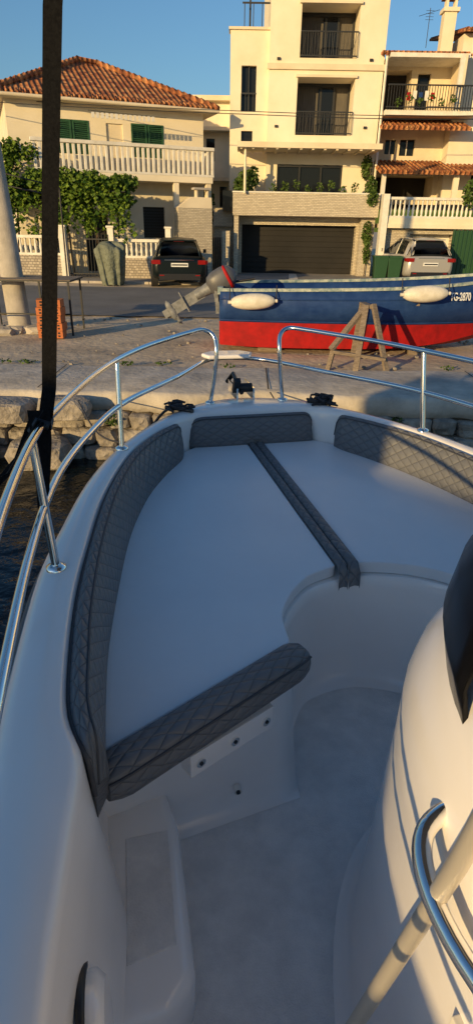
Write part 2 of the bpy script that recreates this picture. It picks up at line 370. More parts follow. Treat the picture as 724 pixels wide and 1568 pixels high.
B.loft([[(-.955+dx,.58+ s*.13*math.cos(t)-.06,.49+s*.20*math.sin(t)) for t in [2*math.pi*k/24 for k in range(24)]] for dx,s in ((0,1.0),(.03,1.0),(.045,.9))],GEL,True,True)
B.tube([(-.945,.52+.138*math.cos(t),.49+.208*math.sin(t)) for t in [2*math.pi*k/32 for k in range(33)]],.008,BLACK,6);B.done(boat)
def sel(uc,a,b,z,n=56,e=1.9):
    r=[]
    for k in range(n):
        t=2*math.pi*k/n;c,s=math.cos(t),math.sin(t)
        aa=a if c>0 else .8
        r.append((b*math.copysign(abs(s)**(2/e),s),uc+aa*math.copysign(abs(c)**(2/e),c),z))
    return r
B=MB("console_shell")
B.loft([sel(.30,.83,.47,.121),sel(.30,.80,.445,.135),sel(.30,.78,.43,.17),sel(.30,.76,.42,.5),sel(.30,.73,.425,.80),sel(.30,.71,.437,.92),sel(.30,.70,.442,1.0),sel(.30,.675,.438,1.07),sel(.31,.62,.425,1.14),sel(.31,.56,.405,1.19),sel(.32,.48,.36,1.23),sel(.3,.3,.25,1.25),sel(.3,.16,.05,1.255)],GEL,True,True)
B.done(boat)
B=MB("windshield")
def arc(a,b,z,t0=-70,t1=70,n=30,uc=.34):
    return [(b*math.sin(math.radians(t0+(t1-t0)*k/n)),uc+a*math.cos(math.radians(t0+(t1-t0)*k/n)),z) for k in range(n+1)]
B.loft([arc(.54,.40,1.17),arc(.565,.41,1.23),arc(.55,.40,1.31),arc(.48,.37,1.42),arc(.40,.33,1.50)],SHIELD,False)
o=B.done(boat);sm=o.modifiers.new("so","SOLIDIFY");sm.thickness=.008
B=MB("grab_rail")
B.tube(cr([(-.36,.47,1.07),(-.41,.475,1.07),(-.455,.455,1.06),(-.475,.41,1.045),(-.475,.34,1.03),(-.455,.2,1.02),(-.455,-.1,1.0),(-.45,-.26,.98),(-.38,-.27,.98)],5),.0135,STEEL,14)
B.done(boat)
POST=mat("brushed_steel",(.62,.56,.46),rough=.4,metal=.6)
B=MB("top_support_post")
B.tube([(-.545,.52,.12),(-.505,.45,.6),(-.465,.375,1.12),(-.44,.30,1.7),(-.43,.26,2.5)],.0125,POST,14)
B.tube([(.545,.52,.12),(.505,.45,.6),(.465,.375,1.12),(.44,.30,1.7),(.43,.26,2.5)],.0125,POST,14)
B.tube([(-.53,-.5,.12),(-.5,-.5,1.2),(-.45,-.5,2.5)],.014,STEEL,14);B.tube([(.53,-.5,.12),(.5,-.5,1.2),(.45,-.5,2.5)],.014,STEEL,14)
B.done(boat)
B=MB("canopy_top")
prism(B,[(-.8,-1.1),(.8,-1.1),(.85,1.5),(.6,1.82),(-.6,1.82),(-.85,1.5)],2.5,2.55,STUCCO3);B.done(boat,bevel=.02)
B=MB("console_vent");
B.box(-.440,-.415,.20,.34,.60,.84,WHITEP)
for k in range(5):B.box(-.4435,-.4402,.218+k*.022,.228+k*.022,.62,.82,BLACK)
B.done(boat,bevel=.003)
B=MB("hose");B.tube(cr([(-.50,.40,.13),(-.53,.34,.22),(-.50,.28,.17),(-.55,.22,.14)],6),.014,BLACK,8);B.done(boat)
R=.0125
def tub(name,pts,r=R,m=STEEL,n=6):
    B=MB(name);B.tube(cr(pts,n),r,m,12);return B.done(boat)
for s,nm in ((-1,"port"),(1,"starboard")):
    tub(nm+"_top_rail",[(s*.22,3.33,.86),(s*.20,3.32,1.0),(s*.185,3.32,1.15),(s*.195,3.35,1.235),(s*.25,3.37,1.27),(s*.34,3.30,1.268),(s*.44,3.20,1.262),(s*.60,3.0,1.255),(s*.74,2.75,1.25),(s*.86,2.42,1.25),(s*.97,2.0,1.25),(s*1.03,1.68,1.25),(s*1.055,1.27,1.25),(s*1.06,.9,1.24),(s*1.06,.5,1.20),(s*1.06,-.2,1.10),(s*1.06,-.45,.86)])
    tub(nm+"_mid_rail",[(-.06,3.62,1.06),(s*.12-.05,3.585,1.06),(s*.24-.02,3.48,1.055),(s*.43,3.20,1.05),(s*.72,2.76,1.05),(s*.87,2.38,1.05),(s*.99,1.91,1.05),(s*1.04,1.4,1.05),(s*1.055,.8,1.045),(s*1.06,-.2,1.03)])
    for (u,v,u2,v2) in ((2.63,.765,2.72,.755),(1.60,1.01,1.66,1.035)):
        tub(nm+"_stanchion",[(s*v,u,.855),(s*v2,u2,1.25)],n=2)
        B=MB("stanchion_base");B.tube([(s*v,u,.858),(s*v,u,.868),(s*v,u,.874)],[.03,.03,.016],STEEL,16);B.done(boat)
    B=MB("rail_foot");B.tube([(s*.22,3.33,.858),(s*.22,3.33,.868),(s*.22,3.33,.874)],[.03,.03,.016],STEEL,16);B.done(boat)
    B=MB(nm+"_cleat")
    c=Vector((s*.42,3.20,.87));B.tube([c+Vector((-.07*1,.05,0)),c+Vector((.07,-.05,0))],.012,BLACK,8)
    for k in range(22):
        a=random.uniform(0,6.28);q=c+Vector((random.gauss(0,.028),random.gauss(0,.018),random.uniform(-.01,.035)))
        B.tube([q+Vector((.035*math.cos(a+j*.9),.025*math.sin(a+j*.9),.012*math.sin(j))) for j in range(5)],.0065,ROPE,6)
    B.done(boat)
B=MB("bow_step")
prism(B,[(-.20,3.50),(.06,3.50),(.09,3.58),(.02,3.65),(-.16,3.65),(-.23,3.58)],1.075,1.10,GEL);B.done(boat,bevel=.01,seg=3)
B=MB("anchor_roller");B.box(-.055,-.045,3.36,3.60,.86,.93,STEEL);B.box(.045,.055,3.36,3.60,.86,.93,STEEL)
B.tube([(-.05,3.42,.92),(.05,3.42,.92)],.028,BLACK,12);B.tube([(-.02,3.38,.90),(-.02,3.62,.96),(-.05,3.66,.90)],.014,BLACK,8)
B.plank((-.05,3.42,.90),(-.05,3.37,.98),.04,.03,BLACK);B.done(boat)
B=MB("mooring_line")
for s in (-1,1): B.tube(cr([(s*.42,3.20,.88),(s*.50,3.26,.84),(s*.65,3.9,.45),(s*.9,5.2,.1),(s*1.1,6.6,.03)],5),.008,ROPE,8)
B.done(boat)
def strap(B,pts,w,m=WEB,side=(1,0,0)):
    side=Vector(side);rings=[]
    for i,p in enumerate(pts):
        p=Vector(p);ww=w if not isinstance(w,(list,tuple)) else w[i]
        rings.append([p-side*ww/2,p-side*ww/2+Vector((0,-.003,0)),p+side*ww/2+Vector((0,-.003,0)),p+side*ww/2])
    B.loft(rings,m,True,True,False)
def LW(x,y,z):
    dx,dy=x-.809,y-.189;return (dx*.973+dy*.228,-dx*.228+dy*.973,z)
B=MB("canopy_strap")
sd=Vector((.973,-.228,0))
strap(B,[LW(-.405,1.78,2.52),LW(-.455,1.77,2.26),LW(-.515,1.76,1.8),LW(-.57,1.75,1.35),LW(-.595,1.74,1.235)],[.047,.047,.045,.043,.045],side=sd)
strap(B,[LW(-.60,1.72,1.29),LW(-.59,1.68,1.2),LW(-.60,1.66,1.05),LW(-.605,1.64,.93)],[.07,.06,.04,.032],side=sd)
strap(B,[LW(-.60,1.72,1.28),LW(-.65,1.70,1.17),LW(-.73,1.66,1.08),LW(-.78,1.63,1.03)],[.09,.09,.10,.08],side=(.8,0,.5))
strap(B,[LW(-.60,1.70,1.27),LW(-.64,1.66,1.20),LW(-.70,1.60,1.10),LW(-.80,1.55,1.07)],[.08,.08,.08,.07],side=(.6,0,.8))
B.tube([LW(-.62,1.72,1.22),LW(-.60,1.72,1.25),LW(-.57,1.72,1.24)],.028,BLACK,8)
B.done(boat)

# ================================================================ QUAY / GROUND / WATER
def sheet(name,pts,z,m,parent=None):
    B=MB(name);B.add([(x,y,z) for x,y in pts],[tuple(range(len(pts)))],m);o=B.done(parent,fixn=False);return o
B=MB("ground")
xs=[-600,-60,-14]+[-12+.25*i for i in range(97)]+[14,60,600];ys=[8.15,8.3]+[8.5+.25*i for i in range(20)]+[13.6,20,60,600]
def gz(x,y):
    if abs(x)>12.1 or y<8.25 or y>13.3: return 0
    return .022*(mathutils.noise.noise(Vector((x*.8,y*.8,0)))+.4*mathutils.noise.noise(Vector((x*2.5,y*2.5,3))))-.014
vs=[(x,y,gz(x,y)) for y in ys for x in xs];n=len(xs)
B.add(vs,[(j*n+i,j*n+i+1,(j+1)*n+i+1,(j+1)*n+i) for j in range(len(ys)-1) for i in range(n-1)],GROUND,True);B.done(fixn=False)
B=MB("quay")
random.seed(3)
xx=[-60,-20]+[-9+.15*i for i in range(140)]+[20,60]
rings=[]
def qy(x): return (6.85 if x<0 else 7.0-.09*min(x,9))
for x in xx:
    y=qy(x)+.06*mathutils.noise.noise(Vector((x*1.7,0,5)))+random.uniform(-.012,.012);dz=random.uniform(-.03,.02)
    h=-.02 if abs(x)>12 else -.015+.02*mathutils.noise.noise(Vector((x*1.3,0,0)))
    rings.append([(x,8.22,h+.03),(x,7.7,h+.03),(x,y+.06,h+.02),(x,y+.02,h+.005),(x,y,h-.03),(x,y-.005,-.12),(x,y+.01,-.22+dz),(x,y+.13,-.24+dz),(x,y+.2,-2)])
B.loft(rings,CONC,closed=False,smooth=True);B.done()
B=MB("quay_joints")
for x in (-5.2,-2.4,.35,3.1,5.9): B.quad((x,qy(x)+.07,.028),(x+.018,qy(x)+.07,.028),(x+.03,8.2,.034),(x+.012,8.2,.034),JOINT)
B.done(fixn=False)
B=MB("quay_wall_stones")
def rock(B,c,s,m,pw=.6,amp=.35,smooth=False):
    bm=bmesh.new();bmesh.ops.create_icosphere(bm,subdivisions=2,radius=1)
    off=Vector((random.random()*50,random.random()*50,0))
    vs=[]
    for v in bm.verts:
        p=v.co.copy();p=Vector([math.copysign(abs(t)**pw,t) for t in p]);p*=1+amp*mathutils.noise.noise(p*1.2+off)
        vs.append((c[0]+p.x*s[0],c[1]+p.y*s[1],c[2]+p.z*s[2]))
    B.add(vs,[tuple(v.index for v in f.verts) for f in bm.faces],m,smooth);bm.free()
for row,z in ((0,-.34),(1,-.55),(2,-.76),(3,-.95)):
    x=-9+row*.1
    while x<9:
        w=random.uniform(.10,.24);x+=w
        rock(B,(x,qy(x)+.12-row*.04+random.uniform(-.03,.03),z+random.uniform(-.02,.02)),(w,.20,.105),STONE,pw=.45,amp=.22);x+=w*.92
for c,s in (((-2.0,6.62,-.13),(.30,.18,.13)),((-2.75,6.6,-.16),(.36,.22,.13)),((-3.6,6.6,-.14),(.36,.25,.14)),((-2.3,6.45,-.62),(.35,.22,.16)),((-3.2,6.4,-.66),(.35,.25,.18))): rock(B,c,s,STONE,pw=.4,amp=.2)
B.done(fixn=False)
leaves("wall_weeds",[(random.uniform(-4,4),8.3+random.uniform(0,.1),.03,.12,.04,.03) for k in range(14)]+[(1.9,6.8,-.3,.12,.06,.08),(-1.5,6.75,-.3,.1,.06,.08)],500,.035,LEAF2)
WAT=mat("sea_water",(.004,.008,.010),rough=.06,bump=.6,bscale=3.0,bdist=.10,spec=.3)
sheet("water",[(-600,-600),(600,-600),(600,7.2),(-600,7.2)],-.78,WAT)
B=MB("seabed");B.quad((-600,-600,-4),(600,-600,-4),(600,8,-4),(-600,8,-4),STONE);B.done(fixn=False)
B=MB("road")
nx=60
pts=[(-120,13.2)]+[(-12+24*i/nx,13.2+.10*mathutils.noise.noise(Vector((i*.9,1,1)))) for i in range(nx+1)]+[(120,13.2),(120,19.6),(-120,19.6)]
B.add([(x,y,.008) for x,y in pts],[tuple(range(len(pts)))],ASPH);B.done(fixn=False)
sheet("driveway",[(-1.4,19.6),(5.0,19.6),(5.4,27.2),(-1.2,27.2)],.008,DRIVE)
sheet("driveway.001",[(5.0,19.6),(14,19.6),(14,27.2),(5.45,27.2)],.010,DRIVE)
B=MB("pavement");B.box(-120,-1.45,20.9,26.9,-.05,.06,DRIVE);B.done()
B=MB("kerb")
x=-14
while x<-1.6: B.box(x,x+.98,20.75,20.898,-.05,.075,CONC);x+=1.0
B.done(bevel=.01,seg=1)
sheet("driveway_marking",[(1.55,19.9),(1.95,19.9),(2.3,26.4),(2.0,26.4)],.014,WHITEP)

# ================================================================ LEFT HOUSE
H=empty("tiled_roof_house",(-8.0,23.6,0),math.atan2(2.6,6.5))
B=MB("walls")
ops=[(1.55,2.75,4.0,5.03,.06,GREENSH),(4.25,5.45,4.0,5.05,.06,GREENSH),(3.35,3.95,3.4,5.0,.06,STUCCO2),(2.3,3.2,.1,2.2,.3,DARKIN),(4.55,5.4,1.3,2.38,.12,DARKIN)]
wall(B,0,7.0,0,5.5,0,ops,STUCCO,.15);body(B,0,7.0,0,7.5,0,5.5,STUCCO);B.done(H,fixn=False)
B=MB("shutter_slats")
for a,b,z0,z1 in ((1.55,2.75,4.0,5.03),(4.25,5.45,4.0,5.05)):
    m_=(a+b)/2
    for c,d in ((a,m_-.02),(m_+.02,b)):
        B.box(c,c+.06,-.02,.05,z0,z1,GREENSH);B.box(d-.06,d,-.02,.05,z0,z1,GREENSH);B.box(c+.06,d-.06,-.02,.05,z1-.06,z1,GREENSH)
        for k in range(16): B.box(c+.06,d-.06,.0,.03,z0+.03+k*.06,z0+.06+k*.06,GREENSH)
for k in range(10): B.box(4.57,5.38,.05,.08,1.36+k*.1,1.41+k*.1,IRON)
B.done(H)
B=MB("roof")
e=.45;ez=5.62;pk=7.45
A_,B_,C_,D_=(-e,-e,ez),(7+e,-e,ez),(7+e,7.5+e,ez),(-e,7.5+e,ez);R1,R2=(3.1,3.6,pk),(3.9,3.9,pk)
B.add([A_,B_,C_,D_,R1,R2],[(0,1,5,4),(1,2,5),(2,3,4,5),(3,0,4)],TILE)
B.box(-e,7+e,-e,7.5+e,5.50,5.61,STUCCO2)
for a,b in ((A_,R1),(B_,R2),(R1,R2)):
    a=Vector(a);b=Vector(b);N=22
    for k in range(N):
        p=a.lerp(b,k/N);q=a.lerp(b,(k+1.1)/N);B.tube([p+Vector((0,0,.02)),q+Vector((0,0,.05))],[.09,.11],TILE,8)
for k in range(50):
    x=-e+.08+k*.157;B.tube([(x,-e-.05,ez+.0),(x,-e+.25,ez+.14)],[.055,.05],TILE,7)
B.tube([(-e,-e-.08,5.54),(7+e,-e-.08,5.54)],.06,STUCCO2,8)
B.done(H,fixn=False)
B=MB("balcony")
B.box(.6,7.0,-1.1,-.003,3.18,3.38,STUCCO);B.box(.6,7.05,-1.13,-.95,4.22,4.33,WHITEP);B.box(.6,7.05,-1.10,-.98,3.381,3.46,WHITEP)
k=.66
while k<6.95:
    B.box(k,k+.095,-1.08,-1.0,3.46,4.22,WHITEP);k+=.185
for k in range(6): B.box(6.93,7.03,-.9+.16*k,-.82+.16*k,3.381,4.22,WHITEP)
B.box(5.5,5.7,-1.05,-.85,0,3.18,STUCCO);B.box(1.2,1.4,-1.05,-.85,0,3.18,STUCCO)
B.box(6.75,6.95,-1.05,-.85,0,3.18,STUCCO2)
B.done(H,bevel=.01,seg=1)
B=MB("barbecue_chimney")
prism(B,[(5.45,-1.7),(6.75,-1.7),(6.75,-1.15),(5.45,-1.15)],0,2.35,CLAD)
B.add([(5.45,-1.7,2.35),(6.75,-1.7,2.35),(6.75,-1.15,2.35),(5.45,-1.15,2.35),(6.0,-1.65,2.7),(6.75,-1.65,2.7),(6.75,-1.15,2.7),(6.0,-1.15,2.7)],[(0,1,5,4),(1,2,6,5),(2,3,7,6),(3,0,4,7),(4,5,6,7)],STUCCO2)
for a in (6.2,6.62):B.box(a,a+.06,-1.5,-1.3,2.7,2.95,STUCCO2)
B.box(6.12,6.76,-1.58,-1.2,2.95,3.02,STUCCO3);B.done(H)
B=MB("clothes_line")
B.tube([(2.6,-1.0,5.2),(5.3,-1.0,5.15)],.008,IRON,6)
for k in range(14): B.box(2.7+k*.16,2.7+k*.16+.1,-1.01,-.99,5.0,5.16,WHITEP)
B.done(H)
F=empty("garden_wall")
def balus(B,x0,x1,y,z0,z1,zc0,m=WHITEP,step=.17,base=RUBBLE):
    if base: B.box(x0,x1,y-.12,y+.12,zc0,z0,base)
    B.box(x0,x1,y-.11,y+.11,z0+.001,z0+.07,m);B.box(x0,x1,y-.1,y+.1,z1-.09,z1,m)
    k=x0+.06
    while k<x1-.08:
        B.tube([(k,y,z0+.07),(k,y,z0+.12),(k,y,z0+.25),(k,y,(z0+z1)/2),(k,y,z1-.2),(k,y,z1-.09)],[.05,.035,.055,.04,.03,.05],m,8,cap=False);k+=step
B=MB("wall_left");balus(B,-12,-6.15,22.0,.78,1.40,0);B.done(F)
B=MB("wall_right");balus(B,-4.35,-2.55,22.3,.72,1.32,0);B.done(F)
B=MB("pillars")
for x,y,w in ((-6.05,22,.22),(-4.45,22.2,.2),(-2.5,22.3,.18)):
    B.box(x-w/2,x+w/2,y-.14,y+.14,0,1.66,WHITEP);B.box(x-w/2-.03,x+w/2+.03,y-.17,y+.17,1.661,1.72,WHITEP)
B.done(F)
B=MB("iron_gate")
for k in range(14):
    x=-5.9+k*.105;B.tube([(x,22.05,.1),(x,22.05,1.45+.1*math.sin(k/13*math.pi))],.012,IRON,6)
B.plank((-5.92,22.05,.2),(-4.55,22.05,.2),.03,.03,IRON);B.plank((-5.92,22.05,1.3),(-4.55,22.05,1.3),.03,.03,IRON);B.done(F)
random.seed(11)
V=[]
for i in range(80):
    x=random.uniform(-9.2,-4.0);V.append((x,random.uniform(22.2,23.0),random.uniform(2.45,3.2),.5,.42,.28))
for i in range(64):
    x=random.uniform(-8.8,-3.6);V.append((x,22.15+random.uniform(-.1,.2),random.uniform(1.5,2.4),.15,.14,random.uniform(.25,.5)))
for i in range(16):V.append((random.uniform(-8.9,-7.1),22.9,random.uniform(3.2,4.3),.30,.3,.3))
for i in range(6):V.append((-4.9+random.uniform(-.5,.6),22.2,random.uniform(1.4,2.1),.14,.14,.4))
leaves("grape_vine",V,22000,.125,LEAF,stems=[((-8.0,22.8,0),(-7.7,22.8,2.8),.05),((-5.0,22.8,0),(-5.2,22.8,2.8),.05),((-6.0,22.9,0),(-6.2,22.8,2.8),.04)])
B=MB("pergola");
for x in (-8.6,-6.3,-4.2): B.tube([(x,22.3,0),(x,22.3,2.75)],.035,IRON,8)
for y in (22.3,23.3): B.tube([(-9,y,2.75),(-3.9,y,2.75)],.03,IRON,8)
B.done()

# ================================================================ TOWER
T=empty("apartment_tower")
B=MB("walls")
opsR=[(2.03,4.12,7.38,8.95,1.1,CURT),(2.0,4.14,4.97,6.79,1.1,CURT),(1.36,3.94,2.98,3.99,.12,GLASS),(2.03,4.12,9.85,11.2,1.1,CURT)]
wall(B,.92,5.15,2.4,11.6,26.8,opsR,STUCCO);body(B,.92,5.15,26.8,36,2.4,11.6,STUCCO)
opsL=[(-.1,.46,5.72,7.16,.2,GLASS),(-.08,.36,4.62,5.1,.15,GLASS)]
wall(B,-.52,.92,2.4,8.22,27.0,opsL,STUCCO);body(B,-.52,.92,27.0,36,2.4,8.22,STUCCO)
B.done(T,fixn=False)
B=MB("window_frames")
for a,b,c,d,y in ((2.03,4.12,7.38,8.95,27.85),(2.0,4.14,4.97,6.79,27.85)):
    for x in (a+.05,a+1.0,b-.62,b-.05): B.box(x-.04,x+.04,y-.05,y,c,d,IRON)
    B.box(a+.9,b-.6,y-.03,y-.01,c+.1,d-.15,GLASS)
    B.box(a,b,y-.06,y-.051,d-.12,d,IRON)
for x in (1.38,2.25,3.1,3.90): B.box(x-.03,x+.03,26.85,26.9,2.99,3.98,IRON)
B.box(1.37,3.93,26.84,26.849,3.9,3.98,IRON);B.box(1.37,3.93,26.84,26.849,2.99,3.05,IRON)
B.box(.16,.2,27.1,27.18,5.72,7.16,IRON);B.done(T)
B=MB("balcony_railings")
for a,b,z0,z1 in ((2.03,4.12,7.38,8.15),(2.0,4.14,4.97,5.72)):
    for z in (z0+.06,z1): B.box(a,b,26.72,26.76,z-.018,z+.018,IRON)
    n=24
    for k in range(n+1):
        x=a+(b-a)*k/n;B.tube([(x,26.74,z0+.06),(x+.03*math.sin(k*2.1),26.74,(z0+z1)/2),(x,26.74,z1)],.010,IRON,5,cap=False)
for x in (-.1,.06,.2,.36): B.tube([(x,26.98,5.74),(x,26.98,6.3)],.01,IRON,5)
B.box(-.1,.46,26.97,26.99,6.28,6.32,IRON)
for x in (-.02,.3,.62): B.tube([(x,27.05,8.22),(x,27.05,9.0)],.018,IRON,6)
B.box(-.1,.9,27.03,27.07,8.98,9.03,IRON);B.box(0.15,.22,27.4,27.5,8.2,11,IRON);B.box(.0,.9,27.35,27.45,9.7,9.8,IRON)
B.done(T)
B=MB("trim")
B.box(.85,5.22,26.72,26.797,7.02,7.2,STUCCO2);B.box(1.95,4.18,26.70,26.797,8.95,9.03,STUCCO2);B.box(1.93,4.2,26.70,26.797,6.79,6.87,STUCCO2)
B.box(-.58,.92,26.93,27.6,8.221,8.30,STUCCO2)
for x,z in ((1.2,7.3),(4.6,7.3),(1.2,5.2),(4.6,5.2)): B.box(x,x+.12,26.74,26.797,z,z+.08,IRON)
B.done(T)
B=MB("canopy");B.box(-.2,5.1,25.2,26.79,4.38,4.56,STUCCO2)
for k in range(12): B.box(-.1+k*.44,-.02+k*.44,25.25,26.78,4.33,4.379,STUCCO2)
B.tube([(.1,25.4,2.9),(.1,25.4,4.38)],.05,STUCCO,8)
B.done(T)
B=MB("terrace_and_garage")
wall(B,-1.1,5.25,0,2.4,26.4,[(.02,4.62,-.01,1.84,.4,GARAGE)],CLAD);body(B,-1.1,5.25,26.4,27.6,0,2.395,CLAD)
B.box(-.35,5.27,25.55,25.75,2.15,2.93,CLAD);B.box(-.35,5.27,25.75,26.79,2.25,2.395+.01,STUCCO2);B.box(-.37,5.29,25.52,25.78,2.931,2.98,WHITEP)
B.box(-1.12,-.352,26.2,26.39,1.75,2.40,CLAD)
B.box(-.75,-.352,25.75,26.4,2.3,3.0,GLASS)
for k in range(9): B.box(.04,4.60,26.77,26.795,.04+k*.2,.215+k*.2,GARAGE)
B.box(-.75,-.45,25.2,25.5,0,1.6,CLAD);B.box(-.30,-.12,25.6,26.39,0,2.149,CLAD)
B.box(4.72,5.25,25.9,26.39,0,2.149,CLAD)
B.done(T)
random.seed(5)
leaves("terrace_shrub",[(.15,25.9,3.3,.4,.3,.45),(-.1,25.9,3.15,.25,.25,.35),(.45,25.9,3.5,.2,.2,.35)],900,.12,LEAF2,stems=[((.1,25.9,2.4),(.1,25.9,3.4),.03)])
leaves("climbing_plant",[(4.95,25.9,3.2,.24,.15,.4),(4.85,26.6,3.9,.22,.15,.45),(4.98,25.5,2.8,.22,.15,.3)],1100,.10,LEAF2,stems=[((5.0,25.9,2.4),(4.9,26.2,3.9),.02)])
leaves("climbing_plant.001",[(4.95,25.75,1.6,.2,.14,.45),(5.0,25.75,.9,.16,.12,.45)],500,.10,LEAF2,stems=[((5.0,25.8,0),(4.95,25.8,1.9),.02)])
leaves("terrace_plants",[(1.2+.45*k,26.0,3.08+.08*(k%3),.16,.12,.2) for k in range(8)],420,.09,LEAF2)
leaves("terrace_shrub.001",[(-1.45,27,2.7,.35,.3,.5),(-1.3,27,2.1,.2,.2,.35)],420,.12,LEAF2,stems=[((-1.4,27,0),(-1.4,27,2.6),.03)])
G=empty("white_house",(0,0,0))
B=MB("walls");wall(B,-3.2,.5,0,6.95,33,[(-1.75,-1.35,4.2,5.5,.15,GLASS),(-1.1,-.75,2.6,3.5,.15,GLASS),(-2.6,-2.2,4.2,5.5,.15,GLASS)],STUCCO);body(B,-3.2,.5,33,40,0,6.95,STUCCO);B.done(G,fixn=False)
B=MB("floor_slabs");B.box(-3.3,.6,32.3,32.995,5.75,5.9,STUCCO2);B.box(-3.3,.6,32.3,32.995,3.7,3.85,STUCCO2);B.box(-3.3,.6,32.3,32.36,3.851,4.5,STUCCO);B.box(-3.35,.65,32.6,40,6.96,7.15,STUCCO2);B.done(G)
B=MB("garden_gate");
for k in range(8): B.box(-1.2+k*.08,-1.15+k*.08,26.0,26.03,0,1.35,IRON)
B.done()
# ================================================================ RIGHT HOUSE
Hh=empty("terraced_house")
B=MB("walls")
wall(B,5.25,8.1,2.7,7.6,28.0,[(5.45,6.5,5.82,7.3,.9,DARKIN),(6.75,7.25,5.82,7.2,.2,GLASS),(5.75,6.2,4.5,5.0,.12,GLASS),(6.35,6.95,4.45,5.02,.12,GLASS),(5.5,7.9,2.9,3.75,1.2,DARKIN)],STUCCO2)
body(B,5.25,8.1,28.0,36,2.7,7.6,STUCCO2)
wall(B,8.1,14,2.7,8.3,27.3,[(9.2,10.2,5.9,7.4,.2,GLASS),(9.2,10.2,3.2,4.5,.2,GLASS)],STUCCO);body(B,8.1,14,27.3,36,2.7,8.3,STUCCO)
for x in (5.97,6.65): B.box(x-.02,x+.02,28.08,28.11,4.47,5.0,WHITEP)
B.done(Hh,fixn=False)
B=MB("roofs")
def lean(B,x0,x1,y0,y1,z0,z1,m=TILE,t=.08):
    B.add([(x0,y0,z0),(x1,y0,z0),(x1,y1,z1),(x0,y1,z1),(x0,y0,z0-t),(x1,y0,z0-t),(x1,y1,z1-t),(x0,y1,z1-t)],[(0,1,2,3),(7,6,5,4),(0,4,5,1),(1,5,6,2),(3,7,4,0),(2,6,7,3)],m)
    k=x0+.08
    sl=(z1-z0)/(y1-y0)
    while k<x1:
        B.tube([(k,y0-.04,z0+.0),(k,y0+.35,z0+.01+.35*sl),(k,y1,z1+.01)],[.055,.05,.05],TILE,6);k+=.17
lean(B,5.0,8.3,26.6,31,7.55,8.5);lean(B,5.2,8.6,26.3,27.95,5.22,5.68);lean(B,5.2,10.5,25.6,27.95,3.72,4.25);lean(B,8.0,14.2,26.9,32,8.35,9.2)
B.done(Hh)
B=MB("balconies")
B.box(5.3,8.7,26.4,27.995,5.62,5.78,WHITEP);B.box(5.3,8.6,26.3,26.36,6.52,6.56,IRON);
for k in range(34): B.box(5.32+k*.1,5.34+k*.1,26.32,26.34,5.78,6.52,IRON)
B.box(5.3,8.6,26.3,26.36,5.84,5.87,IRON)
B.box(7.85,8.0,26.4,26.55,5.78,7.5,WHITEP)
B.box(8.0,8.09,26.4,27.9,5.78,7.5,STUCCO2)
B.box(5.3,8.2,26.5,27.99,7.40,7.53,WHITEP)
B.box(5.35,5.5,25.9,26.05,2.75,3.7,WHITEP);B.box(8.1,8.3,25.9,26.05,2.75,3.7,STUCCO)
B.done(Hh)
B=MB("terrace");balus(B,5.45,12.5,25.3,2.15,2.86,1.95,base=STUCCO);B.box(5.4,12.5,25.15,27.99,1.80,1.949,STUCCO)
wall(B,5.4,12.5,0,1.80,25.5,[(6.6,8.3,0,1.6,.5,WHITEP)],CLAD);B.box(5.33,5.56,25.1,25.55,0,2.95,WHITEP);B.done(Hh,fixn=False)
B=MB("chimney");B.box(7.35,7.80,27.6,28.0,7.6,9.0,STUCCO);B.box(7.28,7.87,27.53,28.07,9.001,9.12,STUCCO)
for a in (7.38,7.7):B.box(a,a+.08,27.65,27.95,9.121,9.4,STUCCO)
B.box(7.28,7.87,27.53,28.07,9.401,9.5,TILE);B.done(Hh)
B=MB("downpipe");B.tube([(5.22,26.7,7.5),(5.22,26.7,0.1)],.05,WHITEP,8);B.done(Hh)
B=MB("tv_antenna");B.tube([(6.9,28,8),(6.9,28,9.2)],.012,IRON,6)
for k in range(4):B.plank((6.75,28,8.85+.09*k),(7.05,28,8.85+.09*k),.010,.010,IRON)
B.tube([(6.5,28,8.95),(7.25,28,9.15)],.008,IRON,5);B.done(Hh)
leaves("flower_pots",[(5.7+.4*k,26.2,6.0+.1*(k%2),.13,.1,.16) for k in range(6)]+[(8.6,25.0,3.0,.4,.3,.5)],700,.1,LEAF2)
B=MB("laundry")
for k,mm in enumerate((REDP,WHITEP,BLUEP,WHITEP,REDP)): B.box(6.0+k*.22,6.14+k*.22,26.25,26.27,6.05+.05*(k%3),6.3+.05*(k%2),mm)
B.done()
B=MB("green_fence");B.box(7.6,12,23.4,23.5,0,1.75,BINGR)
for k in range(30): B.box(7.6+k*.15,7.64+k*.15,23.36,23.399,0,1.8,BINGR)
B.done()
B=MB("hills")
N=60
rng=[[(-400+800*i/N,300,-1),(-400+800*i/N,300,12+8*mathutils.noise.noise(Vector((i*.15,0,0))))] for i in range(N+1)]
B.loft(rng,LEAF2,False);B.done(fixn=False)
B=MB("power_lines")
for z,dz,y in ((5.05,0,22.5),(5.35,.1,24)):
    B.tube(cr([(-14,y,z+.5),(-7,y,z+.12),(0,y,z-.05),(6,y,z-.1),(14,y,z+.1)],6),.012,IRON,5)
B.done()

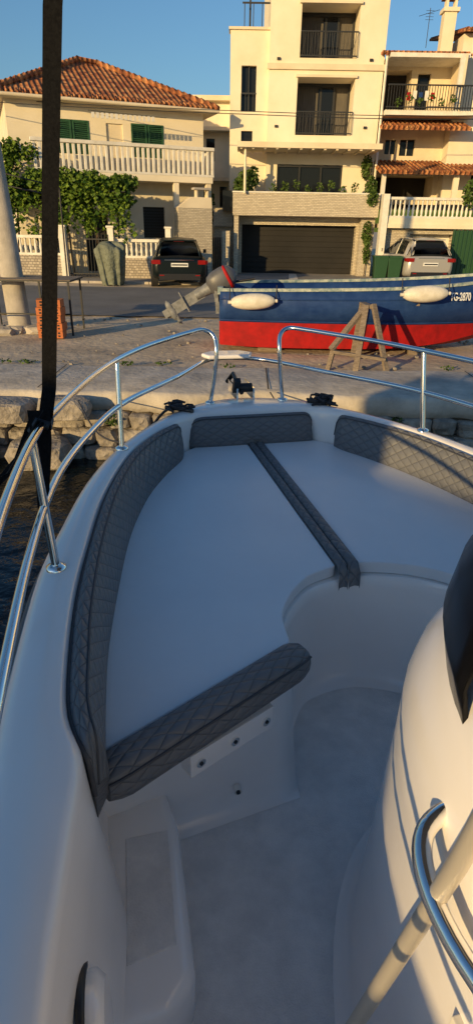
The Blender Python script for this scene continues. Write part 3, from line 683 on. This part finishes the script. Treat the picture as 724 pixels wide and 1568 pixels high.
# ================================================================ CARS
def car(name,loc,rz,paint,h=1.43,w=.90,L=4.2,belt=.92):
    E=empty(name,loc,rz)
    st=[(0.0,.78,.40,belt-.16),(.04,.90,.30,belt-.06),(.22,.97,.22,belt),(.7,1,.2,belt+.01),(1.5,1,.2,belt),(2.6,1,.2,belt-.02),(3.2,.98,.2,belt-.06),(3.8,.93,.22,belt-.16),(4.1,.85,.26,belt-.26),(4.2,.7,.34,belt-.36)]
    rings=[]
    for y,s,zb,zt_ in st:
        hw=w*s;y=y*L/4.2
        rings.append([(-hw*.88,y,zb),(-hw*.98,y,zb+.08),(-hw,y,zb+.3),(-hw*.985,y,zt_-.14),(-hw*.91,y,zt_-.01),(-hw*.5,y,zt_+.02),(hw*.5,y,zt_+.02),(hw*.91,y,zt_-.01),(hw*.985,y,zt_-.14),(hw,y,zb+.3),(hw*.98,y,zb+.08),(hw*.88,y,zb)])
    B=MB("body");B.loft(rings,paint,True,True);B.done(E,sub=1)
    gh=[(.08,.80,.76,belt+.0),(.24,.82,.67,belt+.26*(h/1.43)),(.40,.83,.60,h-.09),(.72,.845,.60,h-.02),(1.4,.85,.615,h),(2.1,.85,.60,h-.045),(2.6,.84,.64,h-.24),(3.05,.83,.76,belt+.0)]
    rg=[]
    for y,hb,ht,z in gh:
        hb*=w;ht*=w;zz=max(z,belt+.01);rg.append([(-hb,y,belt-.05),(-(hb*.35+ht*.65)-.02,y,belt+(zz-belt)*.6),(-ht,y,zz-.05),(-ht+.07,y,zz-.012),(0,y,zz+.012),(ht-.07,y,zz-.012),(ht,y,zz-.05),(hb*.35+ht*.65+.02,y,belt+(zz-belt)*.6),(hb,y,belt-.05)])
    B=MB("glasshouse")
    for i in range(len(rg)-1):
        for j in range(8):
            side=j in (0,1,6,7)
            if side: m_=paint if i in (0,1,2) else GLASS
            else: m_=paint if (j in (2,5) or 2<=i<=4) else GLASS
            B.add([rg[i][j],rg[i][j+1],rg[i+1][j+1],rg[i+1][j]],[(0,1,2,3)],m_,True)
    B.add(rg[0],[tuple(range(9))],GLASS)
    o=B.done(E)
    bm=bmesh.new();bm.from_mesh(o.data);bmesh.ops.remove_doubles(bm,verts=bm.verts,dist=.0005);bm.to_mesh(o.data);bm.free()
    B=MB("details")
    B.box(-.56*w,.56*w,.26,.46,h-.085,h-.05,paint)
    B.box(-.16,.16,.30,.315,h-.10,h-.087,TAILR)
    for s in (-1,1):
        B.plank((s*.845*w,1.55,belt-.03),(s*.64*w,1.5,h-.06),.06,.03,paint)
        B.box(s*.78*w-.13,s*.78*w+.11,-.012,.10,belt-.23,belt-.11,TAILR)
        B.box(s*.90*w-.06,s*.90*w+.06,.03,.20,belt-.22,belt-.12,TAILR)
        B.box(s*.97*w-.03+s*.06,s*.97*w+.03+s*.10,2.55,2.68,belt,belt+.12,paint)
        for y in (.72,3.35):
            B.tube([(s*(w-.21),y,.31),(s*(w+.004),y,.31)],.365,IRON,24)
            B.tube([(s*(w-.21),y,.31),(s*(w+.01),y,.31)],.31,TYRE,24);B.tube([(s*(w+.008),y,.31),(s*(w+.02),y,.31)],.19,ALU,16)
    B.box(-.26,.26,-.035,.0,.62,.73,PLATE);B.box(-.24,.24,-.037,-.0351,.655,.695,IRON)
    B.box(-.72*w,.72*w,-.03,.05,.24,.42,BLACK)
    B.box(-.50*w,.50*w,-.005,.03,belt-.12,belt-.10,STEEL)
    B.box(-.25,.25,.13,.15,belt+.06,belt+.08,BLACK)
    for s in(-1,1): B.box(s*.55-.07,s*.55+.07,-.034,-.031,.36,.39,TAILR)
    B.done(E,bevel=.012)
    return E
car("black_hatchback_car",(-1.88,19.6,0),math.radians(7),CARBLK,h=1.42,w=.89)
car("silver_crossover_car",(6.62,22.3,0),math.radians(5),CARSIL,h=1.52,w=.92,belt=.98)

# ================================================================ BLUE BOAT on stands
Bb=empty("blue_fishing_boat",(0,10.1,0))
st=[(-.30,.70,.93,.62,.12,.42,.08),(.3,.76,.94,.68,.10,.45,.05),(1.2,.80,.96,.72,.10,.48,.04),(2.2,.80,.99,.70,.11,.46,.04),(2.9,.75,1.03,.58,.15,.38,.05),(3.5,.62,1.08,.40,.24,.24,.10),(4.1,.42,1.15,.22,.40,.12,.27),(4.65,.17,1.22,.06,.72,.03,.62),(4.85,.03,1.26,.015,.95,.01,.9)]
zw=.47
rings=[]
for x,b,zs,bc,zc,bk,zk in cr(st,4):
    zz=max(zw,zc+.02); zz=min(zz,zs-.1); t=(zz-zc)/(zs-zc);bw=bc+(b-bc)*t
    rings.append([(x,-b,zs),(x,-(bw+(b-bw)*.5)-.01,(zs+zz)/2),(x,-bw,zz),(x,-bw,zz),(x,-bc,zc),(x,0,zk),(x,bc,zc),(x,bw,zz),(x,bw,zz),(x,(bw+(b-bw)*.5)+.01,(zs+zz)/2),(x,b,zs)])
B=MB("hull")
up1=[r[0:3] for r in rings];lo1=[r[3:8] for r in rings];up2=[r[8:11] for r in rings]
B.loft(up1,BLUEP,False);B.loft(lo1,REDP,False,smooth=False);B.loft(up2,BLUEP,False)
t0=rings[0];B.add([t0[0],t0[2],t0[8],t0[10]],[(0,1,2,3)],BLUEP);B.add([t0[3],t0[4],t0[5],t0[6],t0[7]],[(0,1,2,3,4)],REDP)
o=B.done(Bb,fixn=False);sm=o.modifiers.new("so","SOLIDIFY");sm.thickness=.03;sm.offset=0
B=MB("gunwale")
for s in (0,10):
    pts=[Vector(r[s]) for r in rings];B.loft([[p+Vector((0,dy,dz)) for dy,dz in ((-.025,-.025),(-.03,.018),(.04,.018),(.035,-.025))] for p in pts],GUNW,True,True,False)
B.tube([Vector(r[1])+Vector((0,-.02,.10)) for r in rings],.013,BLUEP,6)
B.tube([Vector(r[2])+Vector((0,-.017,.02)) for r in rings],.010,BLUEP,6)
B.box(-.34,-.26,-.70,.70,.86,.96,GUNW);B.box(1.0,1.3,-.76,.76,.72,.76,WOOD);B.box(2.4,2.7,-.76,.76,.75,.79,WOOD)
B.add([rings[0][4],rings[-1][4],rings[-1][6],rings[0][6]],[(0,1,2,3)],WOOD)
B.done(Bb)
def yb(x):
    for i in range(len(rings)-1):
        if rings[i][0][0]<=x<=rings[i+1][0][0]:
            t=(x-rings[i][0][0])/(rings[i+1][0][0]-rings[i][0][0]);return -(rings[i][0][1]*(1-t)+rings[i+1][0][1]*t)
    return .8
B=MB("fenders")
for x0,x1,z,r in ((-.13,.50,.77,.115),(2.40,3.03,.92,.12)):
    y=-yb((x0+x1)/2)-r-.015
    N=14;pts=[];rs=[]
    for k in range(N+1):
        t=k/N;pts.append((x0+(x1-x0)*t,y,z+.03*t));rs.append(r*min(1,(math.sin(math.pi*min(max(t,.015),.985)))**.3*1.0))
    B.tube(pts,rs,FENDER,18)
    B.tube([(x0-.05,y,z),(x0+.01,y,z)],.025,FENDER,10);B.tube([(x1,y,z+.03),(x1+.05,y,z+.03)],.025,FENDER,10)
    B.tube([(x0-.03,y,z),(x0-.02,y+.1,z+.22)],.008,ROPE,6);B.tube([(x1+.03,y,z+.03),(x1+.04,y+.1,z+.24)],.008,ROPE,6)
B.done(Bb)
cu=D.curves.new("registration","FONT");cu.body="TG-2870";cu.size=.16;cu.extrude=.002;cu.materials.append(PLATE);cu.offset=.003
to=D.objects.new("registration",cu);COL.objects.link(to);to.parent=Bb;to.location=(3.14,-.765,.835);to.rotation_euler=(math.radians(80),0,math.radians(12));to.scale=(.58,1,1)
B=MB("outboard_motor")
def blob(B,c,ax,s,m,n=16,e=.7):
    rings=[]
    ax=Vector(ax).normalized();q=ax.to_track_quat('Z','Y')
    for i in range(9):
        t=-1+2*i/8;t=max(-.985,min(.985,t));r=(1-abs(t)**3)**.45
        rings.append([Vector(c)+q@Vector((s[0]*r*math.copysign(abs(math.cos(a))**e,math.cos(a)),s[1]*r*math.copysign(abs(math.sin(a))**e,math.sin(a)),s[2]*t)) for a in [2*math.pi*k/n for k in range(n)]])
    B.loft(rings,m,True,True)
a=Vector((-.28,-.30,1.03));b=Vector((-1.06,-.30,.58));d=(b-a).normalized()
blob(B,a+Vector((-.02,0,.0)),d,(.175,.18,.25),ENGGREY)
blob(B,a-d*.10,d,(.181,.186,.045),REDP)
B.tube([a+d*.18,a+d*.48],[.10,.07],ALU,12);B.plank(a+d*.35,b,.06,.17,ALU)
nrm=Vector((d.z,0,-d.x))
g=b+nrm*(-.02);B.tube([g+nrm*-.24,g+nrm*.02],[.02,.05],ALU,10)
blob(B,b+d*.03,nrm,(.055,.055,.17),ALU)
B.plank(b-d*.22-nrm*.15,b-d*.22+nrm*.18,.16,.02,ALU)
for k in range(3):
    an=k*2.09;pc=b+d*.03+nrm*(-.2);rr=d*math.cos(an)+Vector((0,1,0))*math.sin(an);B.plank(pc,pc+rr*.13,.08,.012,ALU,up=tuple(nrm))
B.plank(b,b+d*.17,.02,.12,ALU)
B.plank((-.36,-.30,.72),(-.40,-.30,1.0),.2,.07,ALU,up=(1,0,0));B.tube([(-.38,-.42,.92),(-.38,-.14,.92)],.035,ALU,8)
B.plank((-.35,-.42,.55),(-.38,-.42,.95),.05,.05,ALU);B.plank((-.35,-.16,.55),(-.38,-.16,.95),.05,.05,ALU)
B.tube([(-.15,-.30,1.0),(.22,-.32,1.06)],.02,BLACK,8)
B.done(Bb)
B=MB("support_blocks")
B.box(.3,.6,-.5,.5,-.02,.09,WOOD);B.box(2.7,2.95,-.5,.5,-.02,.10,WOOD);B.box(2.72,2.93,-.25,.3,.10,.16,WOOD);B.done(Bb)
B=MB("wooden_trestle")
y=8.25
B.plank((1.28,y+.15,.26),(1.76,y+.45,.80),.09,.05,WOOD);B.plank((1.74,y+.45,.80),(1.90,y+.45,.80),.10,.05,WOOD)
B.plank((1.76,y+.42,.82),(1.60,y-.1,-.02),.08,.04,WOOD);B.plank((1.86,y+.42,.84),(2.06,y+.0,-.02),.08,.04,WOOD)
B.plank((1.30,y+.1,.24),(2.02,y+.0,.16),.07,.04,WOOD);B.plank((1.55,y+.05,.42),(1.98,y+.2,.36),.06,.03,WOOD)
B.plank((1.80,y+.9,.80),(1.75,y+1.0,.0),.08,.04,WOOD);B.plank((1.82,y+.4,.80),(1.82,y+1.0,.78),.10,.05,WOOD)
B.plank((1.33,y+.2,.3),(1.25,y+.1,-.02),.07,.04,WOOD)
B.done(bevel=.004,seg=1)
# ================================================================ left quay clutter
B=MB("concrete_utility_pole")
B.loft([[( -4.03-.03*z+r*math.cos(t),11.2+r*.8*math.sin(t),z) for t in [2*math.pi*k/12 for k in range(12)]] for z,r in ((0,.21),(1.5,.195),(3,.18),(6,.15),(8,.13))],CONCP,True,True)
B.done()
B=MB("pole_footing");random.seed(2)
for k in range(9): rock(B,(-4.0+random.uniform(-.35,.35),11.0+random.uniform(-.25,.2),.03),(.2,.15,.08),CONC)
B.done(fixn=False)
B=MB("steel_table")
B.box(-5.2,-2.9,10.7,11.6,.88,.905,IRON)
B.box(-5.2,-2.9,10.7,11.6,.906,.915,WOOD)
for x in (-5.15,-3.45,-2.95):
    for yy in (10.75,11.55): B.plank((x,yy,-.02),(x,yy,.88),.03,.03,IRON)
B.plank((-5.15,10.75,.35),(-2.95,10.75,.35),.02,.02,IRON);B.done()
B=MB("iron_trellis")
B.tube([(-3.25,11.8,0),(-3.22,11.8,2.35)],.015,IRON,6);B.tube([(-4.6,11.8,2.65),(-3.22,11.8,2.35)],.012,IRON,6);B.tube([(-4.6,11.8,2.45),(-3.22,11.8,2.2)],.012,IRON,6);B.tube([(-4.6,11.8,0),(-4.6,11.8,2.65)],.015,IRON,6);B.done()
B=MB("brick_stack");random.seed(9)
for k in range(5):
    z=.015+k*.125
    for i in range(2):
        M=Matrix.Translation((-3.32+i*.215+random.uniform(-.01,.01),10.45,z))@Matrix.Rotation(random.uniform(-.05,.05),4,'Z')
        if k==4 and i==0: M=M@Matrix.Rotation(.3,4,'Z')
        B.box(-.10,.10,-.14,.14,0,.118,BRICKO,M)
        for a in (-.05,.02):
            for b in (.02,.07): B.box(a,a+.04,-.1402,-.1401,b,b+.03,DARKIN,M)
B.done(bevel=.004,seg=1)
B=MB("loose_rubble");random.seed(21)
for k in range(140):
    s=random.uniform(.008,.035);rock(B,(random.uniform(-5,6),random.uniform(8.3,13),.008),(s,s,s*.6),STONE)
B.done(fixn=False)
B=MB("tarp_covered_barrow");random.seed(4)
rings=[]
for z,w,d in ((0,.30,.28),(.12,.33,.30),(.4,.36,.32),(.75,.41,.36),(1.0,.46,.40),(1.10,.47,.38),(1.17,.38,.3),(1.20,.25,.2),(1.21,.02,.02)):
    rings.append([(-4.1+(w+(.05-.02*z)*math.sin(7*t+z*2.5)+.02*math.sin(13*t))*math.copysign(abs(math.cos(t))**.7,math.cos(t)),20.2+(d+.05*math.cos(9*t+z*2))*math.copysign(abs(math.sin(t))**.7,math.sin(t)),z+.07*math.sin(3*t+1)*(z>.9)+.03*math.sin(11*t)*(z<.2)+.02) for t in [2*math.pi*k/56 for k in range(56)]])
B.loft(rings,TARP,True,True);B.done()
for i,x in enumerate((4.92,5.40)):
    B=MB("wheelie_bin");B.loft([[(x+sx*w,22.6+sy*w,z) for sx,sy in ((-1,-1),(1,-1),(1,1),(-1,1))] for z,w in ((.05,.19),(.85,.24))],BINGR,True,True,False)
    B.box(x-.26,x+.26,22.34,22.88,.851,.92,BINGR);B.tube([(x-.2,22.8,.1),(x+.2,22.8,.1)],.09,TYRE,12);B.done(bevel=.01)

# ================================================================ unseen cruiser, added off the port quarter to cast the evening shadow
el=math.radians(11.0);az=math.radians(37)
C=empty("added_shadow_cruiser",(-8*math.sin(az),-8*math.cos(az),0),-az)
B=MB("hull")
st2=[(-5.5,1.2,1.0),(-3,1.4,1.0),(0,1.5,1.0),(2.5,1.4,1.05),(4,.8,1.1),(5,.05,1.15)]
B.loft([[(x,-b*.7,-1),(x,-b,z),(x,b,z),(x,b*.7,-1)] for x,b,z in cr(st2,4)],GEL,True,True);B.done(C)
B=MB("shadow_shaping_cabin");B.loft([[(x,-b,.9),(x,-b*.95,z),(x,b*.95,z),(x,b,.9)] for x,b,z in ((-2.95,1.0,2.6),(-2.75,1.05,2.95),(-1.17,1.05,2.95),(-1.13,1.0,2.57),(-.31,1.0,2.57),(-.25,.98,2.22),(2.6,.98,2.20),(3.6,.6,1.3))],GEL,True,True,False)  # invented stepped roof, heights set to shape the shadow edges on the motorboat
for k in range(5):B.box(-2.6+k*1.0,-1.9+k*1.0,-1.08,-1.0,1.4,1.95,GLASS)
B.done(C)

# ================================================================ LIGHT / WORLD / CAMERA
d=Vector((math.sin(az)*math.cos(el),math.cos(az)*math.cos(el),-math.sin(el)))
L=D.lights.new("sun","SUN");L.energy=5.0;L.angle=math.radians(.5);L.color=(1,.70,.31)
lo_=D.objects.new("sun",L);COL.objects.link(lo_);lo_.rotation_euler=d.to_track_quat('-Z','Y').to_euler();lo_.location=(-5,-20,10)
w=D.worlds.new("World");bpy.context.scene.world=w;w.use_nodes=True;nt=w.node_tree
bg=nt.nodes["Background"];sk=nt.nodes.new("ShaderNodeTexSky");sk.sky_type='NISHITA';sk.sun_disc=False
sk.sun_elevation=el;sk.sun_rotation=math.atan2(-d.x,-d.y);sk.air_density=1.3;sk.dust_density=.6;sk.ozone_density=5.0
nt.links.new(sk.outputs[0],bg.inputs[0]);bg.inputs[1].default_value=.15
c=D.cameras.new("camera");co=D.objects.new("camera",c);COL.objects.link(co);bpy.context.scene.camera=co
p=math.atan(439/900);r=math.radians(1.0)
Xw=Vector((1,0,0));Up=Vector((0,math.sin(p),math.cos(p)));Fw=Vector((0,math.cos(p),-math.sin(p)))
Rr=Xw*math.cos(r)+Up*math.sin(r);Uu=-Xw*math.sin(r)+Up*math.cos(r)
M=Matrix((Rr,Uu,-Fw)).transposed().to_4x4();M.translation=(0,0,1.8);co.matrix_world=M
c.sensor_fit='VERTICAL';c.sensor_height=36;c.lens=36*900/1568;c.clip_start=.02;c.clip_end=2000
vs_=bpy.context.scene.view_settings;vs_.view_transform='Standard';vs_.look='None';vs_.exposure=0
